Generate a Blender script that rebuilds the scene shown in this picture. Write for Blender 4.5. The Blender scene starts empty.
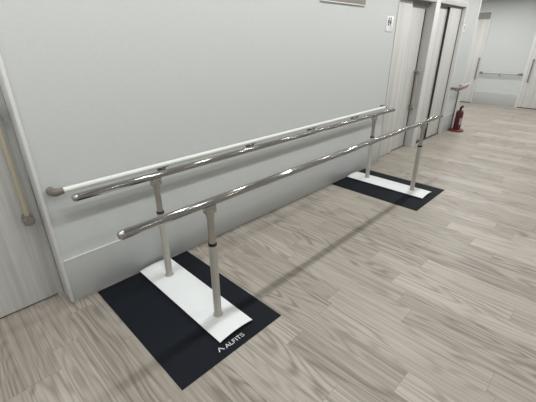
import bpy, bmesh, math, random
from mathutils import Vector, Matrix
random.seed(7)
S = bpy.context.scene
COL = S.collection
PI = math.pi

# ------------------------------------------------------------------ materials
def new_mat(name):
    m = bpy.data.materials.new(name); m.use_nodes = True
    nt = m.node_tree
    b = nt.nodes['Principled BSDF']
    return m, nt, b

def plain(name, col, rough=.5, metal=0., spec=.5, bump=0., bscale=300.):
    m, nt, b = new_mat(name)
    b.inputs['Base Color'].default_value = (*col, 1)
    b.inputs['Roughness'].default_value = rough
    b.inputs['Metallic'].default_value = metal
    b.inputs['Specular IOR Level'].default_value = spec
    # slight procedural variation so that no surface is perfectly flat
    tc = nt.nodes.new('ShaderNodeTexCoord')
    n = nt.nodes.new('ShaderNodeTexNoise'); n.inputs['Scale'].default_value = bscale; n.inputs['Detail'].default_value = 2
    nt.links.new(tc.outputs['Object'], n.inputs['Vector'])
    if bump > 0:
        bp = nt.nodes.new('ShaderNodeBump'); bp.inputs['Strength'].default_value = bump; bp.inputs['Distance'].default_value = .002
        nt.links.new(n.outputs['Fac'], bp.inputs['Height']); nt.links.new(bp.outputs['Normal'], b.inputs['Normal'])
    else:
        mr = nt.nodes.new('ShaderNodeMapRange')
        mr.inputs['To Min'].default_value = max(rough-.03, .02); mr.inputs['To Max'].default_value = rough+.03
        nt.links.new(n.outputs['Fac'], mr.inputs['Value']); nt.links.new(mr.outputs['Result'], b.inputs['Roughness'])
    return m

def wallpaper(name, col):
    m, nt, b = new_mat(name)
    b.inputs['Roughness'].default_value = .62
    b.inputs['Specular IOR Level'].default_value = .35
    tc = nt.nodes.new('ShaderNodeTexCoord')
    mp = nt.nodes.new('ShaderNodeMapping'); mp.inputs['Scale'].default_value = (25, 25, 160)
    nt.links.new(tc.outputs['Object'], mp.inputs['Vector'])
    n = nt.nodes.new('ShaderNodeTexNoise'); n.inputs['Scale'].default_value = 1.; n.inputs['Detail'].default_value = 4
    nt.links.new(mp.outputs['Vector'], n.inputs['Vector'])
    n2 = nt.nodes.new('ShaderNodeTexNoise'); n2.inputs['Scale'].default_value = 140.; n2.inputs['Detail'].default_value = 3
    nt.links.new(tc.outputs['Object'], n2.inputs['Vector'])
    mix = nt.nodes.new('ShaderNodeMath'); mix.operation = 'ADD'
    nt.links.new(n.outputs['Fac'], mix.inputs[0]); nt.links.new(n2.outputs['Fac'], mix.inputs[1])
    cr = nt.nodes.new('ShaderNodeMapRange'); cr.inputs['From Min'].default_value = .7; cr.inputs['From Max'].default_value = 1.3
    cr.inputs['To Min'].default_value = .96; cr.inputs['To Max'].default_value = 1.03
    nt.links.new(mix.outputs[0], cr.inputs['Value'])
    vm = nt.nodes.new('ShaderNodeVectorMath'); vm.operation = 'SCALE'; vm.inputs[0].default_value = col
    nt.links.new(cr.outputs['Result'], vm.inputs['Scale'])
    nt.links.new(vm.outputs[0], b.inputs['Base Color'])
    bp = nt.nodes.new('ShaderNodeBump'); bp.inputs['Strength'].default_value = .25; bp.inputs['Distance'].default_value = .002
    nt.links.new(mix.outputs[0], bp.inputs['Height']); nt.links.new(bp.outputs['Normal'], b.inputs['Normal'])
    return m

def pale_wood(name, c1, c2, axis='Z', rough=.5):
    m, nt, b = new_mat(name)
    b.inputs['Roughness'].default_value = rough
    b.inputs['Specular IOR Level'].default_value = .35
    tc = nt.nodes.new('ShaderNodeTexCoord')
    mp = nt.nodes.new('ShaderNodeMapping')
    mp.inputs['Scale'].default_value = {'Z': (45, 45, 1.3), 'X': (1.3, 45, 45), 'Y': (45, 1.3, 45)}[axis]
    nt.links.new(tc.outputs['Object'], mp.inputs['Vector'])
    n = nt.nodes.new('ShaderNodeTexNoise'); n.inputs['Scale'].default_value = 1.; n.inputs['Detail'].default_value = 5
    n.inputs['Distortion'].default_value = .4
    nt.links.new(mp.outputs['Vector'], n.inputs['Vector'])
    mp2 = nt.nodes.new('ShaderNodeMapping')
    mp2.inputs['Scale'].default_value = {'Z': (7, 7, .25), 'X': (.25, 7, 7), 'Y': (7, .25, 7)}[axis]
    nt.links.new(tc.outputs['Object'], mp2.inputs['Vector'])
    n2 = nt.nodes.new('ShaderNodeTexNoise'); n2.inputs['Scale'].default_value = 1.; n2.inputs['Detail'].default_value = 2
    nt.links.new(mp2.outputs['Vector'], n2.inputs['Vector'])
    ad = nt.nodes.new('ShaderNodeMath'); ad.operation = 'ADD'
    nt.links.new(n.outputs['Fac'], ad.inputs[0]); nt.links.new(n2.outputs['Fac'], ad.inputs[1])
    r = nt.nodes.new('ShaderNodeValToRGB')
    r.color_ramp.elements[0].position = .38; r.color_ramp.elements[0].color = (*c1, 1)
    r.color_ramp.elements[1].position = .62; r.color_ramp.elements[1].color = (*c2, 1)
    h = nt.nodes.new('ShaderNodeMath'); h.operation = 'MULTIPLY'; h.inputs[1].default_value = .5
    nt.links.new(ad.outputs[0], h.inputs[0]); nt.links.new(h.outputs[0], r.inputs['Fac'])
    nt.links.new(r.outputs['Color'], b.inputs['Base Color'])
    return m

def floor_mat():
    m, nt, b = new_mat('grey_oak_planks')
    b.inputs['Specular IOR Level'].default_value = .4
    L = nt.links.new
    uv = nt.nodes.new('ShaderNodeUVMap'); uv.uv_map = 'plank'
    at = nt.nodes.new('ShaderNodeAttribute'); at.attribute_name = 'tone'; at.attribute_type = 'GEOMETRY'
    def noise(sx, sy, detail, dist=0., rough=.5):
        mp = nt.nodes.new('ShaderNodeMapping'); mp.inputs['Scale'].default_value = (sx, sy, 1)
        L(uv.outputs['UV'], mp.inputs['Vector'])
        n = nt.nodes.new('ShaderNodeTexNoise'); n.inputs['Scale'].default_value = 1; n.inputs['Detail'].default_value = detail
        n.inputs['Distortion'].default_value = dist; n.inputs['Roughness'].default_value = rough
        L(mp.outputs['Vector'], n.inputs['Vector']); return n.outputs['Fac']
    def math_(op, a, c=None, d=None):
        x = nt.nodes.new('ShaderNodeMath'); x.operation = op
        for i, v in enumerate((a, c, d)):
            if v is None: continue
            if isinstance(v, (int, float)): x.inputs[i].default_value = v
            else: L(v, x.inputs[i])
        return x.outputs[0]
    def mrange(v, a, c, d, e):
        x = nt.nodes.new('ShaderNodeMapRange'); L(v, x.inputs['Value'])
        for k, q in zip(('From Min', 'From Max', 'To Min', 'To Max'), (a, c, d, e)): x.inputs[k].default_value = q
        return x.outputs['Result']
    streak = noise(46, .38, 4, .1)          # broad streaks along the board
    fine = noise(85, 1.3, 4, .1, .7)     # fine grain lines
    # cathedral figure: contour lines of a smooth field stretched along the board
    field = noise(7., 1.0, 1.2, 0., .4)
    ring = math_('SINE', math_('MULTIPLY', field, 66.))
    ring = math_('POWER', mrange(ring, -1, 1, 0, 1), 2.2)
    patch = noise(3, .8, 2)
    s = math_('ADD', mrange(streak, .3, .7, -.15, .15), mrange(fine, .3, .7, -.27, .27))
    w = math_('MULTIPLY', mrange(ring, 0, 1, .10, -.34), mrange(patch, .38, .60, .15, 1))
    s = math_('ADD', s, w)
    s = math_('ADD', s, at.outputs['Fac'])
    r = nt.nodes.new('ShaderNodeValToRGB')
    e = r.color_ramp.elements
    e[0].position = 0.; e[0].color = (.215, .186, .155, 1)
    e[1].position = 1.; e[1].color = (.53, .492, .445, 1)
    k = e.new(.5); k.color = (.372, .336, .292, 1)
    L(s, r.inputs['Fac'])
    # seams between boards
    sep = nt.nodes.new('ShaderNodeUVMap'); sep.uv_map = 'edge'
    sx = nt.nodes.new('ShaderNodeSeparateXYZ'); L(sep.outputs['UV'], sx.inputs[0])
    dx = math_('MINIMUM', sx.outputs['X'], sx.outputs['Y'])
    seam = mrange(dx, .0006, .0022, .72, 1.)
    vm = nt.nodes.new('ShaderNodeVectorMath'); vm.operation = 'SCALE'
    L(r.outputs['Color'], vm.inputs[0]); L(seam, vm.inputs['Scale'])
    L(vm.outputs[0], b.inputs['Base Color'])
    L(mrange(fine, .3, .7, .36, .50), b.inputs['Roughness'])
    bp = nt.nodes.new('ShaderNodeBump'); bp.inputs['Strength'].default_value = .12; bp.inputs['Distance'].default_value = .001
    L(fine, bp.inputs['Height']); L(bp.outputs['Normal'], b.inputs['Normal'])
    return m

def emit(name, col, st):
    m, nt, b = new_mat(name)
    b.inputs['Emission Color'].default_value = (*col, 1); b.inputs['Emission Strength'].default_value = st
    b.inputs['Base Color'].default_value = (.8, .8, .8, 1)
    return m

WALL = (.605, .630, .622)
M = dict(
    wall=wallpaper('pale_grey_wallpaper', WALL),
    panel=plain('grey_wainscot_sheet', (.475, .49, .485), .38, spec=.45, bump=.04, bscale=500),
    white=plain('white_trim_paint', (.72, .725, .715), .4),
    ceil=plain('ceiling_board', (.78, .78, .76), .8, bump=.2, bscale=90),
    floor=floor_mat(),
    door=pale_wood('pale_grey_door_laminate', (.57, .575, .555), (.72, .722, .705)),
    trimwood=pale_wood('pale_grey_lintel_laminate', (.57, .575, .555), (.72, .722, .705), 'X'),
    jamb=plain('grey_jamb_paint', (.50, .50, .48), .45),
    gap=plain('gap_shade_fill', (.05, .048, .045), .7),  # near-black fill, stands for the shade in door gaps
    gasket=plain('grey_gasket', (.5, .5, .49), .6),
    lintel=plain('grey_lintel_box', (.27, .26, .245), .5),
    handle=pale_wood('beige_wood_handle', (.36, .32, .25), (.46, .42, .34), 'Z', .45),
    mount=plain('brushed_grey_mount', (.30, .285, .265), .38, metal=.7),
    chrome=plain('polished_steel', (.36, .355, .342), .11, metal=1.),
    satin=plain('satin_steel', (.47, .46, .44), .26, metal=1.),
    cream=plain('cream_powder_coat', (.48, .463, .42), .4),
    black=plain('black_rubber', (.012, .012, .013), .55),
    mat=plain('charcoal_rubber_mat', (.0088, .0112, .0165), .7, spec=.16, bump=.35, bscale=900),
    plate=plain('white_coated_steel', (.84, .87, .88), .35),
    ink=plain('white_print', (.70, .72, .74), .6),
    rail=plain('white_rail_vinyl', (.80, .82, .79), .33),
    cap=plain('grey_brown_cap', (.19, .175, .155), .38),
    bracket=plain('dark_grey_bracket', (.12, .12, .11), .4, metal=.4),
    board=plain('grey_brown_board', (.30, .275, .25), .6),
    paper=plain('white_sign_plastic', (.86, .87, .90), .35),
    dark=plain('dark_sign_ink', (.05, .05, .055), .6),
    greyink=plain('light_grey_sign_ink', (.42, .43, .45), .6),
    red=plain('dark_red_enamel', (.095, .009, .013), .3),
    redbase=plain('red_stand_plastic', (.15, .014, .02), .42),
    label=plain('pale_pink_label', (.42, .31, .31), .5),
    pole=plain('grey_pole', (.10, .095, .09), .4, metal=.6),
    pinkred=plain('faded_red_sign_face', (.40, .26, .27), .45),
    dimrail=plain('grey_green_rail', (.30, .31, .27), .4),
    lampglass=emit('lamp_diffuser', (1., .97, .92), 6.),
)

# ------------------------------------------------------------------ mesh builder
class MB:
    def __init__(s): s.bm = bmesh.new()
    def box(s, x0, x1, y0, y1, z0, z1, bev=0., seg=2):
        r = bmesh.ops.create_cube(s.bm, size=1)
        vs = r['verts']
        for v in vs:
            v.co = Vector(((x0+x1)/2+v.co.x*(x1-x0), (y0+y1)/2+v.co.y*(y1-y0), (z0+z1)/2+v.co.z*(z1-z0)))
        if bev > 0:
            es = list({e for v in vs for e in v.link_edges})
            bmesh.ops.bevel(s.bm, geom=es, offset=bev, segments=seg, profile=.5, affect='EDGES')
        return s
    def tube(s, pts, r, n=20, cap=True):
        """swept round tube through pts; r a number or one radius per point"""
        pts = [Vector(p) for p in pts]
        rs = r if isinstance(r, (list, tuple)) else [r]*len(pts)
        rings = []; up = None
        for i, p in enumerate(pts):
            t = (pts[min(i+1, len(pts)-1)]-pts[max(i-1, 0)]).normalized()
            if up is None:
                a = Vector((0, 0, 1)) if abs(t.z) < .9 else Vector((1, 0, 0))
                up = (a-t*a.dot(t)).normalized()
            else:
                up = (up-t*up.dot(t)).normalized()
            sd = t.cross(up)
            rings.append([s.bm.verts.new(p+(up*math.cos(2*PI*k/n)+sd*math.sin(2*PI*k/n))*rs[i]) for k in range(n)])
        for a, b in zip(rings, rings[1:]):
            for k in range(n):
                s.bm.faces.new((a[k], a[(k+1) % n], b[(k+1) % n], b[k]))
        if cap:
            s.bm.faces.new(rings[0][::-1]); s.bm.faces.new(rings[-1])
        return s
    def lathe(s, prof, c=(0, 0, 0), axis='Z', n=28):
        """profile of (radius, height) turned about an axis through c"""
        rings = []
        for r, h in prof:
            ring = []
            for k in range(n):
                a = 2*PI*k/n
                p = (max(r, 1e-4)*math.cos(a), max(r, 1e-4)*math.sin(a), h)
                if axis == 'X': p = (p[2], p[0], p[1])
                if axis == 'Y': p = (p[1], p[2], p[0])
                ring.append(s.bm.verts.new(Vector(c)+Vector(p)))
            rings.append(ring)
        for a, b in zip(rings, rings[1:]):
            for k in range(n):
                s.bm.faces.new((a[k], a[(k+1) % n], b[(k+1) % n], b[k]))
        s.bm.faces.new(rings[0][::-1]); s.bm.faces.new(rings[-1])
        return s
    def prism(s, poly, fn, d0, d1):
        """2D polygon extruded: fn(u, v, d) gives the point"""
        a = [s.bm.verts.new(fn(u, v, d0)) for u, v in poly]
        b = [s.bm.verts.new(fn(u, v, d1)) for u, v in poly]
        n = len(poly)
        s.bm.faces.new(a[::-1]); s.bm.faces.new(b)
        for k in range(n): s.bm.faces.new((a[k], a[(k+1) % n], b[(k+1) % n], b[k]))
        return s
    def stroke(s, pts, w, fn, d0, d1):
        """thick flat polyline (printed stroke)"""
        for (ax, ay), (bx, by) in zip(pts, pts[1:]):
            l = math.hypot(bx-ax, by-ay); nx, ny = -(by-ay)/l*w/2, (bx-ax)/l*w/2
            ex, ey = (bx-ax)/l*w*.3, (by-ay)/l*w*.3
            s.prism([(ax-ex+nx, ay-ey+ny), (ax-ex-nx, ay-ey-ny), (bx+ex-nx, by+ey-ny), (bx+ex+nx, by+ey+ny)], fn, d0, d1)
        return s
    def build(s, name, mat, parent=None, origin=None, smooth=True):
        bmesh.ops.recalc_face_normals(s.bm, faces=s.bm.faces)
        me = bpy.data.meshes.new(name)
        if origin is not None:
            bmesh.ops.translate(s.bm, verts=s.bm.verts, vec=-Vector(origin))
        s.bm.to_mesh(me); s.bm.free()
        o = bpy.data.objects.new(name, me); COL.objects.link(o)
        me.materials.append(M[mat])
        if smooth:
            for p in me.polygons: p.use_smooth = True
            me.set_sharp_from_angle(angle=math.radians(38))
        if origin is not None: o.location = origin
        if parent is not None: o.parent = parent
        return o

def tag(o, label=None, cat=None, group=None, kind=None):
    if label: o['label'] = label
    if cat: o['category'] = cat
    if group: o['group'] = group
    if kind: o['kind'] = kind
    return o
def struct(o): o['kind'] = 'structure'; return o
def empty(name, loc=(0, 0, 0)):
    o = bpy.data.objects.new(name, None); COL.objects.link(o); o.location = loc; o.empty_display_size = .1
    return o
def copy_tree(o, parent=None):
    c = o.copy(); COL.objects.link(c)
    if parent: c.parent = parent
    for ch in list(o.children): copy_tree(ch, c)
    return c

H = 2.62           # ceiling height
XF = 10.87         # far wall
YB = -5.2          # opposite wall
XL = -3.0
XC = 7.16          # corner where the long wall ends

# ------------------------------------------------------------------ floor of boards
def build_floor():
    W0, X0, LEN = .1655, .627, 1.0
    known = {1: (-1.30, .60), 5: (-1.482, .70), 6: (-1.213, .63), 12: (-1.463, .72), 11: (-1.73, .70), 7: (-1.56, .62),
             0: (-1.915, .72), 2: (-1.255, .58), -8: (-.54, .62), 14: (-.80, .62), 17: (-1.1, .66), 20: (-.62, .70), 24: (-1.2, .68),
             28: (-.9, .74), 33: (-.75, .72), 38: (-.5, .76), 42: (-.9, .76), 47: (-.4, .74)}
    me = bpy.data.meshes.new('floor')
    vs, fs, tones, uvs, eds = [], [], [], [], []
    rng = random.Random(21)
    Y0, Y1 = YB, 3.0
    c0 = math.floor((XL-X0)/W0); c1 = math.ceil((XF+.1-X0)/W0)
    for c in range(c0, c1):
        xa, xb = X0+c*W0, X0+(c+1)*W0
        start, bright = known.get(c, (rng.uniform(-1, 0), None))
        off = start % LEN
        y = Y0-LEN+((off-Y0) % LEN)
        while y < Y1:
            a, b = max(y, Y0), min(y+LEN, Y1)
            t = rng.gauss(.47, .06); t = min(.64, max(.32, t))
            if rng.random() < .10: t += .16
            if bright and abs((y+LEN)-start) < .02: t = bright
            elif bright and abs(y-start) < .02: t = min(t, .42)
            ou, ov = rng.uniform(0, 40), rng.uniform(0, 40)
            if b-a > .001:
                i = len(vs)
                # two strips across so that the edge distance stays linear
                xm, ym = (xa+xb)/2, (a+b)/2
                grid = [(xa, a), (xm, a), (xb, a), (xa, ym), (xm, ym), (xb, ym), (xa, b), (xm, b), (xb, b)]
                vs += [(p, q, 0) for p, q in grid]
                for q in ((0, 1, 4, 3), (1, 2, 5, 4), (3, 4, 7, 6), (4, 5, 8, 7)):
                    fs.append([i+k for k in q]); tones.append(t)
                    for k in q:
                        p, w = grid[k]
                        uvs.append((p-xa+ou, w-a+ov))
                        eds.append((min(p-xa, xb-p), min(w-a, b-w)))
            y += LEN
    me.from_pydata(vs, [], fs)
    u1 = me.uv_layers.new(name='plank'); u2 = me.uv_layers.new(name='edge')
    for k in range(len(uvs)):
        u1.data[k].uv = uvs[k]; u2.data[k].uv = eds[k]
    at = me.attributes.new('tone', 'FLOAT', 'FACE')
    at.data.foreach_set('value', tones)
    me.materials.append(M['floor'])
    o = bpy.data.objects.new('floor', me); COL.objects.link(o); struct(o)
build_floor()
struct(MB().box(XL, XF+.15, YB, 3.0, H, H+.1).build('ceiling', 'ceil', smooth=False))

# ------------------------------------------------------------------ long wall with its openings (face at y = 0)
D1A, D1B = 3.975, 5.125      # sliding door opening
D2A, D2B = 5.29, 6.44      # double door opening
T = .20
mb = MB()
mb.box(-.29, D1A, 0, T, 0, H)
mb.box(D1B, D2A, 0, T, 0, H)
mb.box(D2B, XC, 0, T, 0, H)
mb.box(D1A, D1B, 0, T, 2.25, H)
mb.box(D2A, D2B, 0, T, 2.25, H)
mb.box(-1.30, -.29, 0, T, 2.10, H)
mb.box(XL, -1.30, 0, T, 0, H)
mb.box(XC-T, XC, T, 3.0, 0, H)
struct(mb.build('wall_back', 'wall', smooth=False))
struct(MB().box(XF, XF+.15, YB, 3.0, 0, H).build('wall_right', 'wall', smooth=False))
struct(MB().box(XL-.15, XL, YB, 3.0, 0, H).build('wall_left', 'wall', smooth=False))
struct(MB().box(XL, XF, YB-.15, YB, 0, H).build('wall_front', 'wall', smooth=False))
struct(MB().box(XC, XF, 3.0, 3.1, 0, H).build('wall_end', 'wall', smooth=False))

# grey wainscot sheets with a thin pale top bead
mb = MB(); mb.box(-.286, D1A-.02, -.006, 0, 0, .325, .002)
b = struct(mb.build('baseboard_back', 'panel'))
MB().box(-.286, D1A-.02, -.008, 0, .325, .331).build('top_bead', 'white', b)
mb = MB(); mb.box(D2B+.05, XC-.07, -.006, 0, 0, .325, .002)
b = struct(mb.build('baseboard_stub', 'panel'))
MB().box(D2B+.05, XC-.07, -.008, 0, .325, .331).build('top_bead', 'white', b)
mb = MB(); mb.box(XF-.006, XF, -.313, .752, 0, .325, .002)
b = struct(mb.build('baseboard_right', 'panel'))
MB().box(XF-.008, XF, -.313, .752, .325, .331).build('top_bead', 'white', b)
struct(MB().box(XL, XF, YB, YB+.006, 0, .325).build('baseboard_front', 'panel'))

# trims: corner guard left of the handrail, frames of the doors
mb = MB(); mb.box(-.306, -.286, -.010, .135, 0, 2.10, .003)
struct(mb.build('trim_1', 'white'))
d = MB().box(D1A-.018, D1B, -.008, .05, 2.157, 2.25, .002).build('trim_2', 'trimwood')
struct(d)
MB().box(D1A-.018, D1A-.0005, -.008, .08, 0, 2.156, .002).build('edge_strip', 'gasket', d)
mb = MB(); mb.box(D1B-.004, D1B-.0003, .002, T-.002, 0, 2.131)
struct(mb.build('trim_3', 'jamb'))
mb = MB(); mb.box(D2A, D2B-.002, -.008, .03, 2.16, 2.25, .002)
struct(mb.build('trim_4', 'trimwood'))
mb = MB(); mb.box(D2B-.001, D2B+.03, -.008, .19, 0, 2.25, .003)
struct(mb.build('trim_5', 'white'))
struct(MB().box(D1B+.002, D2A-.002, -.006, -.0002, 0, 2.25, .002).build('trim_9', 'white'))
mb = MB(); mb.box(XC-.065, XC+.004, -.008, .06, 0, H-.02, .004)
struct(mb.build('trim_6', 'white'))

# ------------------------------------------------------------------ doors
def bar_handle(parent, x, y_face, z0, z1, out=.06, w=.036, knob=.034):
    """upright wooden grab bar with a round metal mount at each end"""
    y = y_face-out
    h = MB().tube([(x, y, z0+.02), (x, y, (z0+z1)/2), (x, y, z1-.02)], w/2, 18).build('door_handle', 'handle', parent)
    for z in (z0, z1):
        m = MB()
        m.lathe([(knob*.8, 0), (knob*.8, -out*.5), (knob, -out*.72), (knob, -out-.012), (knob*.8, -out-.020), (knob*.35, -out-.022)], (x, y_face, z), 'Y', 24)
        m.tube([(x, y, z), (x, y, z+(.04 if z == z0 else -.04))], w/2+.004, 18)
        m.build('handle_mount', 'mount', h)
    return h

# door by the left edge of the picture
d = struct(MB().box(-1.30, -.318, .153, .19, .012, 2.10, .002).build('door_1', 'door'))
MB().box(-1.30, -.306, .165, .185, .0, .012).build('floor_gap', 'gap', d)
MB().box(-.345, -.3065, .148, .19, .0, 2.10).build('edge_joint', 'gasket', d)
bar_handle(d, -.383, .153, .642, 1.32, .075, .032, .031)

# sliding door with a fixed pocket panel
d = struct(MB().box(4.51, D1B-.05, .125, .16, .012, 2.075, .002).build('door_2', 'door'))
MB().box(D1A, 4.55, .085, .122, .012, 2.135, .002).build('pocket_panel', 'door', d)
MB().box(D1A, D1B-.0045, .12, .18, .0, .010).build('floor_gap', 'gap', d)
MB().box(D1B-.049, D1B-.0045, .128, .19, .012, 2.075).build('edge_joint', 'gap', d)  # dark strip painting the shade between slider and jamb
MB().box(D1A, D1B-.0005, .075, .19, 2.135, 2.162).build('head_track', 'lintel', d)
MB().box(4.551, D1B-.0045, .115, .19, 2.077, 2.135).build('head_box', 'lintel', d)
bar_handle(d, 5.045, .125, .66, 1.21, .06, .034, .026)

# double door
d = struct(MB().box(5.86, D2B-.06, .05, .07, .012, 2.135, .002).build('door_3', 'door'))
MB().box(D2A, 5.90, .09, .12, .012, 2.105, .002).build('rear_leaf', 'door', d)
MB().box(5.862, 5.89, .071, .089, .012, 2.135).build('leaf_gap_shade', 'gap', d)  # shade between the two leaves, put in as a dark strip
MB().box(5.848, 5.8605, .052, .069, .012, 2.135).build('edge_joint', 'gap', d)  # dark strip for the shaded edge of the front leaf
MB().box(D2B-.059, D2B-.002, .055, .085, .012, 2.135).build('edge_joint', 'gap', d)  # shaded gap at the right jamb, drawn as a dark strip
MB().box(D2A, D2B-.021, .03, .15, .0, .010).build('floor_gap', 'gap', d)
MB().box(D2A+.002, D2B-.021, .045, .18, 2.137, 2.158).build('head_track', 'lintel', d)
MB().box(D2A, 5.85, .085, .12, 2.107, 2.135).build('head_box', 'lintel', d)

# doors in the far wall
def far_door(name, ya, yb, handle_y, tr, tw=.07):
    """leaf between ya and yb on the far wall"""
    d = struct(MB().box(XF-.012, XF, ya, yb, .02, 2.17, .002).build(name, 'door'))
    MB().box(XF-.006, XF, ya, yb, 0, .02).build('floor_gap', 'gap', d)
    MB().box(XF-.010, XF, ya, yb, 2.17, 2.335).build('head_box', 'lintel', d)
    h = MB().tube([(XF-.05, handle_y, .66), (XF-.05, handle_y, 1.22)], .014, 14).build('door_handle', 'mount', d)
    for z in (.68, 1.20):
        MB().tube([(XF-.012, handle_y, z), (XF-.05, handle_y, z)], .016, 12).build('handle_mount', 'bracket', h)
    m = MB()
    for y in (ya-tw, yb):
        m.box(XF-.02, XF, y, y+tw, 0, 2.335, .003)
    m.box(XF-.02, XF, ya-tw, yb+tw, 2.335, 2.36, .003)
    struct(m.build(tr, 'white'))
far_door('door_4', .775, 1.70, .805, 'trim_7', .022)
far_door('door_5', -1.29, -.385, -.452, 'trim_8')

# ------------------------------------------------------------------ parallel bars
BZ = .837; BR = .0225; BX0, BX1 = -.195, 3.725
BY = (-.253, -.850)
PX = (.318, 3.228)
pb = tag(empty('parallel_bars', ((BX0+BX1)/2, -.55, .004)),
         'long chrome parallel walking bars on four posts with white floor plates', 'parallel bars')
def loc(m, name, mat, parent):
    """build in world coordinates, then hang under the parent without moving"""
    o = m.build(name, mat)
    o.parent = parent
    o.matrix_parent_inverse = Matrix.Translation(-Vector(pb.location)) if parent is pb else parent_inv(parent)
    return o
def parent_inv(p):
    return Matrix.Identity(4)      # parts of pb already carry its inverse: their own basis is the world
for y in BY:
    bar = loc(MB().tube([(BX0+.02, y, BZ), (BX0+1, y, BZ), (BX1-1, y, BZ), (BX1-.02, y, BZ)], BR, 56), 'handrail_bar', 'chrome', pb)
    for x, s in ((BX0+.02, -1), (BX1-.02, 1)):
        loc(MB().lathe([(BR+.0008, -.004*s), (BR+.0008, .006*s), (BR*.93, .013*s), (BR*.72, .019*s), (BR*.36, .0225*s), (BR*.30, .0205*s), (BR*.05, .0205*s)],
                       (x, y, BZ), 'X', 28), 'end_cap', 'satin', bar)
for x in PX:
    # arched white plate
    w, th = .131, .004
    y0, y1 = -1.036, -.034
    prof = []
    N = 14
    top = [(-w+2*w*k/N, .0215+.0135*(1-(-1+2*k/N)**2)) for k in range(N+1)]
    bot = [(u, v-th) for u, v in top][::-1]
    m = MB()
    m.prism(top+bot, lambda u, v, d, x=x: Vector((x+u, d, v)), y0, y1)
    pl = loc(m, 'base_plate', 'plate', pb)
    for sgn in (-1, 1):
        xa = x+sgn*(w-.006)
        loc(MB().box(xa-.007, xa+.006, y0+.002, y1-.002, .0041, .0178), 'rubber_strip', 'black', pl)
    for y in BY:
        p = loc(MB().lathe([(.033, .0325), (.033, .0372), (.0245, .0395), (.0245, .565)], (x, y, 0), 'Z', 28), 'post', 'cream', pb)
        loc(MB().lathe([(.0255, .560), (.0265, .563), (.0265, .573), (.0225, .577)], (x, y, 0), 'Z', 28), 'collar_ring', 'black', p)
        loc(MB().lathe([(.0205, .570), (.0205, .790)], (x, y, 0), 'Z', 28), 'upper_tube', 'satin', p)
        m = MB()
        m.box(x-.034, x+.034, y-.0225, y+.0225, .772, .822, .005)
        m.lathe([(.0225, .745), (.0235, .748), (.0235, .776)], (x, y, 0), 'Z', 24)
        for sx in (-.02, .02):
            m.lathe([(.0055, 0), (.0055, -.004), (.003, -.005)], (x+sx, y-.0225, .797), 'Y', 12)
        loc(m, 'saddle_clamp', 'satin', p)

# ------------------------------------------------------------------ floor mats
def floor_mat_obj(x0, x1, y0, y1, label):
    c = ((x0+x1)/2, (y0+y1)/2, 0)
    o = MB().box(x0, x1, y0, y1, .0003, .0040, .0015).build('floor_mat', 'mat', None, c)
    return tag(o, label, 'mat', 'charcoal mats under the parallel bars')
near = floor_mat_obj(-.137, .622, -1.130, -.022, 'charcoal rubber mat with white lettering under the near end of the bars')
floor_mat_obj(2.770, 3.575, -1.112, -.015, 'plain charcoal rubber mat under the far end of the bars by the sliding door')
# lettering printed on the near mat
m = MB()
ZT0, ZT1 = .0038, .0043
fn = lambda u, v, d: Vector((u, v, d))
hgt = .026; w_ = .0052; yb = -1.084
m.stroke([(.152, yb+.008), (.164, yb+.034), (.184, yb+.006)], .006, fn, ZT0, ZT1)      # chevron emblem
def glyph(ch, x, wd):
    P = lambda a, b: (x+a*wd, yb+b*hgt)
    if ch == 'A':
        m.stroke([P(0, 0), P(.5, 1), P(1, 0)], w_, fn, ZT0, ZT1); m.stroke([P(.25, .32), P(.75, .32)], w_*.8, fn, ZT0, ZT1)
    if ch == 'L': m.stroke([P(0, 1), P(0, 0), P(1, 0)], w_, fn, ZT0, ZT1)
    if ch == 'F':
        m.stroke([P(0, 0), P(0, 1), P(1, 1)], w_, fn, ZT0, ZT1); m.stroke([P(0, .52), P(.8, .52)], w_, fn, ZT0, ZT1)
    if ch == 'I': m.stroke([P(.5, 0), P(.5, 1)], w_, fn, ZT0, ZT1)
    if ch == 'T':
        m.stroke([P(.5, 0), P(.5, 1)], w_, fn, ZT0, ZT1); m.stroke([P(0, 1), P(1, 1)], w_, fn, ZT0, ZT1)
    if ch == 'S':
        m.stroke([P(1, .88), P(.75, 1), P(.25, 1), P(0, .85), P(.05, .62), P(.5, .5), P(.95, .38), P(1, .15), P(.75, 0), P(.25, 0), P(0, .12)], w_*.9, fn, ZT0, ZT1)
x = .200
for ch, wd, adv in (('A', .026, .034), ('L', .015, .023), ('F', .015, .022), ('I', .006, .013), ('T', .019, .026), ('S', .020, .03)):
    glyph(ch, x, wd); x += adv
lt = m.build('printed_lettering', 'ink', None, None, smooth=False)
lt.parent = near; lt.matrix_parent_inverse = Matrix.Translation(-Vector(near.location))
lt['label'] = 'white printed brand lettering with a chevron emblem'

# ------------------------------------------------------------------ handrails on the walls
def wall_rail(name_label, x0, x1, y, z, r, brackets, railmat):
    o = tag(empty('wall_handrail', ((x0+x1)/2, 0, z)), name_label, 'handrail')
    inv = Matrix.Translation(-Vector(o.location))
    def add(m, n, mat, par=None):
        k = m.build(n, mat); k.parent = par or o
        k.matrix_parent_inverse = inv if par is None else Matrix.Identity(4)
        return k
    add(MB().tube([(x0+.07, y, z), ((x0+x1)/2, y, z), (x1-.02, y, z)], r, 24), 'rail', railmat)
    return o, add
RY, RZ, RR = -.078, .834, .0175
o, add = wall_rail('white round handrail along the pale wall behind the chrome bars', -.285, 3.86, RY, RZ, RR, None, 'rail')
add(MB().tube([(-.190, RY, RZ), (-.206, RY+.001, RZ-.001), (-.222, RY+.006, RZ-.004), (-.234, RY+.018, RZ-.007), (-.240, RY+.036, RZ-.009), (-.242, -.012, RZ-.010), (-.242, -.0, RZ-.010)],
              [.0195, .021, .0235, .025, .025, .025, .025], 24), 'end_cap', 'cap')
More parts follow.
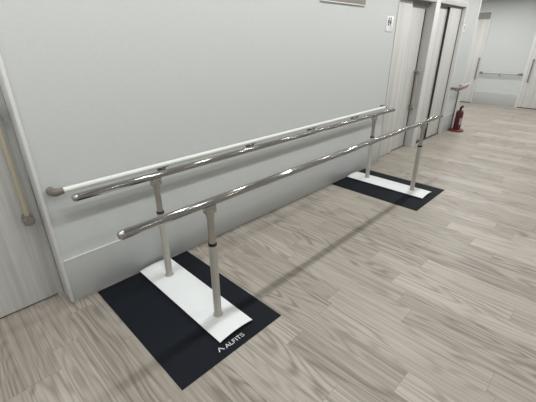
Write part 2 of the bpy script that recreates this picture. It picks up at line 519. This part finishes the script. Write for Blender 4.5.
o_e = add(MB().tube([(3.812, RY, RZ), (3.838, RY, RZ), (3.848, RY+.014, RZ), (3.850, RY+.04, RZ), (3.850, 0, RZ)], [.019, .0205, .0205, .0205, .0205], 20), 'end_cap', 'cap')
for bx in (.49, 1.38, 2.27, 3.13):
    m = MB()
    m.tube([(bx, RY, RZ-.016), (bx, RY+.004, RZ-.034), (bx, RY+.022, RZ-.05), (bx, -.004, RZ-.056)], .0075, 12)
    m.lathe([(.023, 0), (.023, -.006), (.014, -.010)], (bx, 0, RZ-.056), 'Y', 20)
    m.box(bx-.03, bx+.03, RY-.009, RY+.009, RZ-.021, RZ-.015, .002)
    add(m, 'bracket', 'bracket')

o, add = wall_rail('short grey handrail on the wall end between the double door and the extinguisher', 6.50, 6.98, -.075, .842, .0175, None, 'dimrail')
for x, s in ((6.49, 1), (6.97, -1)):
    add(MB().tube([(x+.085*s, -.075, .842), (x+.05*s, -.075, .842), (x+.02*s, -.068, .842), (x+.008*s, -.045, .842), (x+.005*s, -.0, .842)], [.0195, .0205, .0215, .0215, .0215], 20), 'end_cap', 'bracket')
m = MB(); m.tube([(6.73, -.075, .826), (6.73, -.07, .80), (6.73, -.04, .785), (6.73, 0, .783)], .0075, 12); add(m, 'bracket', 'bracket')

o = tag(empty('wall_handrail', (XF, .21, .84)), 'grey handrail on the far end wall between two pale doors', 'handrail')
inv = Matrix.Translation(-Vector(o.location))
def addf(m, n, mat):
    k = m.build(n, mat); k.parent = o; k.matrix_parent_inverse = inv; return k
xr = XF-.075
addf(MB().tube([(xr, .66, .842), (xr, .2, .842), (xr, -.24, .842)], .0185, 20), 'rail', 'panel')
for y, s in ((.70, -1), (-.28, 1)):
    addf(MB().tube([(xr, y+.075*s, .842), (xr, y+.045*s, .842), (xr+.008, y+.018*s, .842), (xr+.03, y+.006*s, .842), (XF, y+.004*s, .842)], [.0205, .0225, .0245, .0245, .0245], 20), 'end_cap', 'cap')
m = MB(); m.tube([(xr, .21, .826), (xr+.006, .21, .80), (XF-.03, .21, .785), (XF, .21, .783)], .0075, 12); addf(m, 'bracket', 'bracket')

# ------------------------------------------------------------------ framed board, restroom signs
o = tag(empty('wall_board', (2.75, 0, 2.0)), 'grey brown framed board mounted high on the pale wall above the bars', 'board')
inv = Matrix.Translation(-Vector(o.location))
def addw(m, n, mat, par, iv):
    k = m.build(n, mat); k.parent = par; k.matrix_parent_inverse = iv; return k
bx0, bx1, bz0, bz1 = 2.36, 3.15, 2.004, 2.56
addw(MB().box(bx0, bx1, -.016, -.0005, bz0, bz1, .002), 'panel', 'board', o, inv)
m = MB()
m.box(bx0-.010, bx1+.010, -.02, -.0005, bz0-.010, bz0, .003)
m.box(bx0-.010, bx1+.010, -.02, -.0005, bz1, bz1+.010, .003)
m.box(bx0-.010, bx0, -.02, -.0005, bz0, bz1, .003)
m.box(bx1, bx1+.010, -.02, -.0005, bz0, bz1, .003)
addw(m, 'frame', 'white', o, inv)

def person(m, cx, z0, h, w, lean=0., skirt=False):
    """a small standing pictogram in the plane of the sign"""
    f = lambda u, v, d: Vector((cx+u+lean*v, d, z0+v))
    d0, d1 = -.0078, -.0066
    m.prism([(math.cos(2*PI*k/14)*w*.30, h*.88+math.sin(2*PI*k/14)*w*.30) for k in range(14)], f, d0, d1)
    if skirt:
        m.prism([(-w*.22, h*.72), (w*.22, h*.72), (w*.55, h*.26), (-w*.55, h*.26)], f, d0, d1)
        m.stroke([(-w*.16, h*.26), (-w*.16, 0)], w*.2, f, d0, d1); m.stroke([(w*.16, h*.26), (w*.16, 0)], w*.2, f, d0, d1)
    else:
        m.prism([(-w*.5, h*.72), (w*.5, h*.72), (w*.40, h*.36), (-w*.40, h*.36)], f, d0, d1)
        m.stroke([(-w*.2, h*.38), (-w*.2, 0)], w*.3, f, d0, d1); m.stroke([(w*.2, h*.38), (w*.2, 0)], w*.3, f, d0, d1)
def sign(x0, x1, z0, z1, figs, text, label):
    o = tag(empty('restroom_sign', ((x0+x1)/2, 0, z0)), label, 'sign')
    inv = Matrix.Translation(-Vector(o.location))
    addw(MB().box(x0, x1, -.007, -.0003, z0, z1, .002), 'sign_plate', 'paper', o, inv)
    m = MB()
    for a in figs: person(m, *a)
    addw(m, 'pictogram', 'dark', o, inv)
    m = MB()
    for (a, b, c, e) in text: m.box(a, b, -.0076, -.0066, c, e)
    addw(m, 'caption', 'greyink', o, inv)
sign(3.705, 3.875, 1.752, 1.922, [(3.752, 1.822, .085, .040), (3.802, 1.822, .085, .046, 0, True)],
     [(3.80, 3.845, 1.806, 1.813), (3.80, 3.845, 1.790, 1.797), (3.80, 3.835, 1.774, 1.781)],
     'white restroom sign with two dark figures left of the sliding door')
sign(6.475, 6.60, 1.785, 1.905, [(6.530, 1.835, .060, .034)],
     [(6.52, 6.565, 1.815, 1.822), (6.52, 6.555, 1.802, 1.808)],
     'small white restroom sign with one dark figure right of the double door')

# ------------------------------------------------------------------ fire extinguisher on its stand
ex, ey = 6.90, -.137
st = tag(empty('extinguisher_stand', (ex, ey, 0)), 'red round floor stand with a grey pole and slanted sign at the wall corner', 'stand')
inv = Matrix.Translation(-Vector(st.location))
addw(MB().lathe([(.125, .0005), (.132, .006), (.132, .024), (.120, .036), (.088, .040), (.086, .034), (.01, .034)], (ex, ey, 0), 'Z', 36), 'base_tray', 'redbase', st, inv)
px, py = ex-.005, ey+.110
addw(MB().tube([(px, py, .03), (px, py, .40), (px, py, .80)], .011, 16), 'pole', 'pole', st, inv)
m = MB()
ux = Vector((0, -.88, .47)); uv_ = Vector((.28, -.1, .95)).normalized()
def sp(u, v, d):
    n = ux.cross(uv_).normalized()
    return Vector((px-.012, py, .80))+ux*u+uv_*v+n*d
m.prism([(-.045, -.055), (.20, -.055), (.20, .045), (-.045, .045)], sp, -.004, .004)
sg = addw(m, 'sign_plate', 'paper', st, inv)
m = MB(); m.prism([(-.038, -.049), (.193, -.049), (.193, .018), (-.038, .018)], sp, .0036, .0052)
m.prism([(-.038, -.049), (.193, -.049), (.193, .018), (-.038, .018)], sp, -.0052, -.0036)
k = m.build('sign_face', 'pinkred'); k.parent = sg

fe = tag(empty('fire_extinguisher', (ex, ey, .0345)), 'dark red fire extinguisher with black hose standing at the wall corner', 'fire extinguisher')
inv = Matrix.Translation(-Vector(fe.location))
body = addw(MB().lathe([(.058, .0345), (.066, .042), (.067, .06), (.067, .345), (.064, .372), (.052, .395), (.034, .408), (.022, .414), (.020, .425)], (ex, ey, 0), 'Z', 32), 'cylinder', 'red', fe, inv)
# curved label wrapped on the camera side
m = MB()
pr = []
a0, a1, n = math.radians(205), math.radians(300), 14
lo, hi = [], []
for k in range(n+1):
    a = a0+(a1-a0)*k/n
    for rr, L_ in ((.0674, lo), (.0686, hi)): L_.append((ex+rr*math.cos(a), ey+rr*math.sin(a)))
m.prism(hi+lo[::-1], lambda u, v, d: Vector((u, v, d)), .135, .265)
k = m.build('paper_label', 'label'); k.parent = body
m = MB()
m.lathe([(.021, .418), (.024, .424), (.024, .446), (.014, .452), (.012, .472)], (ex, ey, 0), 'Z', 18)
vv = addw(m, 'valve', 'black', fe, inv)
m = MB()
m.stroke([(-.012, .452), (.055, .474)], .012, lambda u, v, d: Vector((ex-u*.55, ey-u*.83+d, v)), -.010, .010)
m.stroke([(.0, .468), (.048, .498)], .011, lambda u, v, d: Vector((ex-u*.55, ey-u*.83+d, v)), -.010, .010)
k = m.build('lever', 'black'); k.parent = vv
m = MB()
pts = []
for t in range(13):
    q = t/12
    pts.append((ex-.028-.052*math.sin(q*PI*.62)-.004*q, ey-.01-.028*math.sin(q*PI*.5), .440-.33*q**1.25+.02*math.sin(q*PI)))
m.tube(pts, .009, 12)
m.tube([pts[-1], (pts[-1][0], pts[-1][1], .075)], [.010, .016], 12)
addw(m, 'hose', 'black', fe, inv)

# ------------------------------------------------------------------ lamps in the ceiling: main row, plus side and far lamps added as fill
FIRST = {}
def downlight(x, y, light=None):
    light = light or LIGHT
    first = [FIRST.get(light.name)]
    if first[0] is None:
        o = empty('ceiling_downlight', (x, y, H))
        r = MB().lathe([(.085, -.0005), (.085, -.006), (.070, -.010), (.062, -.004), (.062, -.0005)], (0, 0, 0), 'Z', 28).build('trim_ring', 'white', o)
        MB().lathe([(.061, -.0006), (.061, -.0035), (.02, -.0038)], (0, 0, 0), 'Z', 28).build('diffuser', 'lampglass', o)
        l = bpy.data.objects.new('downlight_lamp', light); COL.objects.link(l); l.location = (0, 0, -.012); l.parent = o
        FIRST[light.name] = o
    else:
        o = copy_tree(first[0]); o.location = (x, y, H)
    tag(o, 'round white recessed ceiling downlight', 'ceiling light', 'ceiling downlights over the corridor')
LIGHT = bpy.data.lights.new('downlight_lamp', 'AREA')
LIGHT.shape = 'DISK'; LIGHT.size = .10; LIGHT.energy = 6.8; LIGHT.color = (.985, .985, .975)
SOFT = LIGHT.copy(); SOFT.name = 'side_fill_lamp'; SOFT.size = .11; SOFT.energy = 7.3  # unseen side rows, added to fill the wall and floor
FAR = LIGHT.copy(); FAR.name = 'far_fill_lamp'; FAR.energy = 12.5  # unseen lamps added to brighten the far corridor
for i in range(15):
    downlight(-2.4+.85*i if i else -2.4, -.78)
for i in range(8):
    downlight(-1.9+1.7*i, -2.25, SOFT)
for i in range(8):
    downlight(-1.9+1.7*i, -4.3, SOFT)
for x in (8.4, 9.7):
    for y in (.35, 1.6):
        downlight(x, y, FAR)

# faint bluish ambient fill added around the closed room
w = bpy.data.worlds.new('world'); S.world = w; w.use_nodes = True
w.node_tree.nodes['Background'].inputs['Color'].default_value = (.9, .95, 1, 1)
w.node_tree.nodes['Background'].inputs['Strength'].default_value = .2

# ------------------------------------------------------------------ camera
cam = bpy.data.cameras.new('camera'); co = bpy.data.objects.new('camera', cam); COL.objects.link(co)
co.location = (-.68816, -2.30356, 1.64748)
co.rotation_euler = (1.13773276, .00185314, -.79223697)
cam.sensor_fit = 'HORIZONTAL'; cam.sensor_width = 36; cam.lens = 345.705/536*36
cam.clip_start = .05
S.camera = co
S.view_settings.view_transform = 'Standard'; S.view_settings.look = 'None'
S.view_settings.gamma = 1; S.view_settings.use_curve_mapping = False
S.view_settings.exposure = 0.0
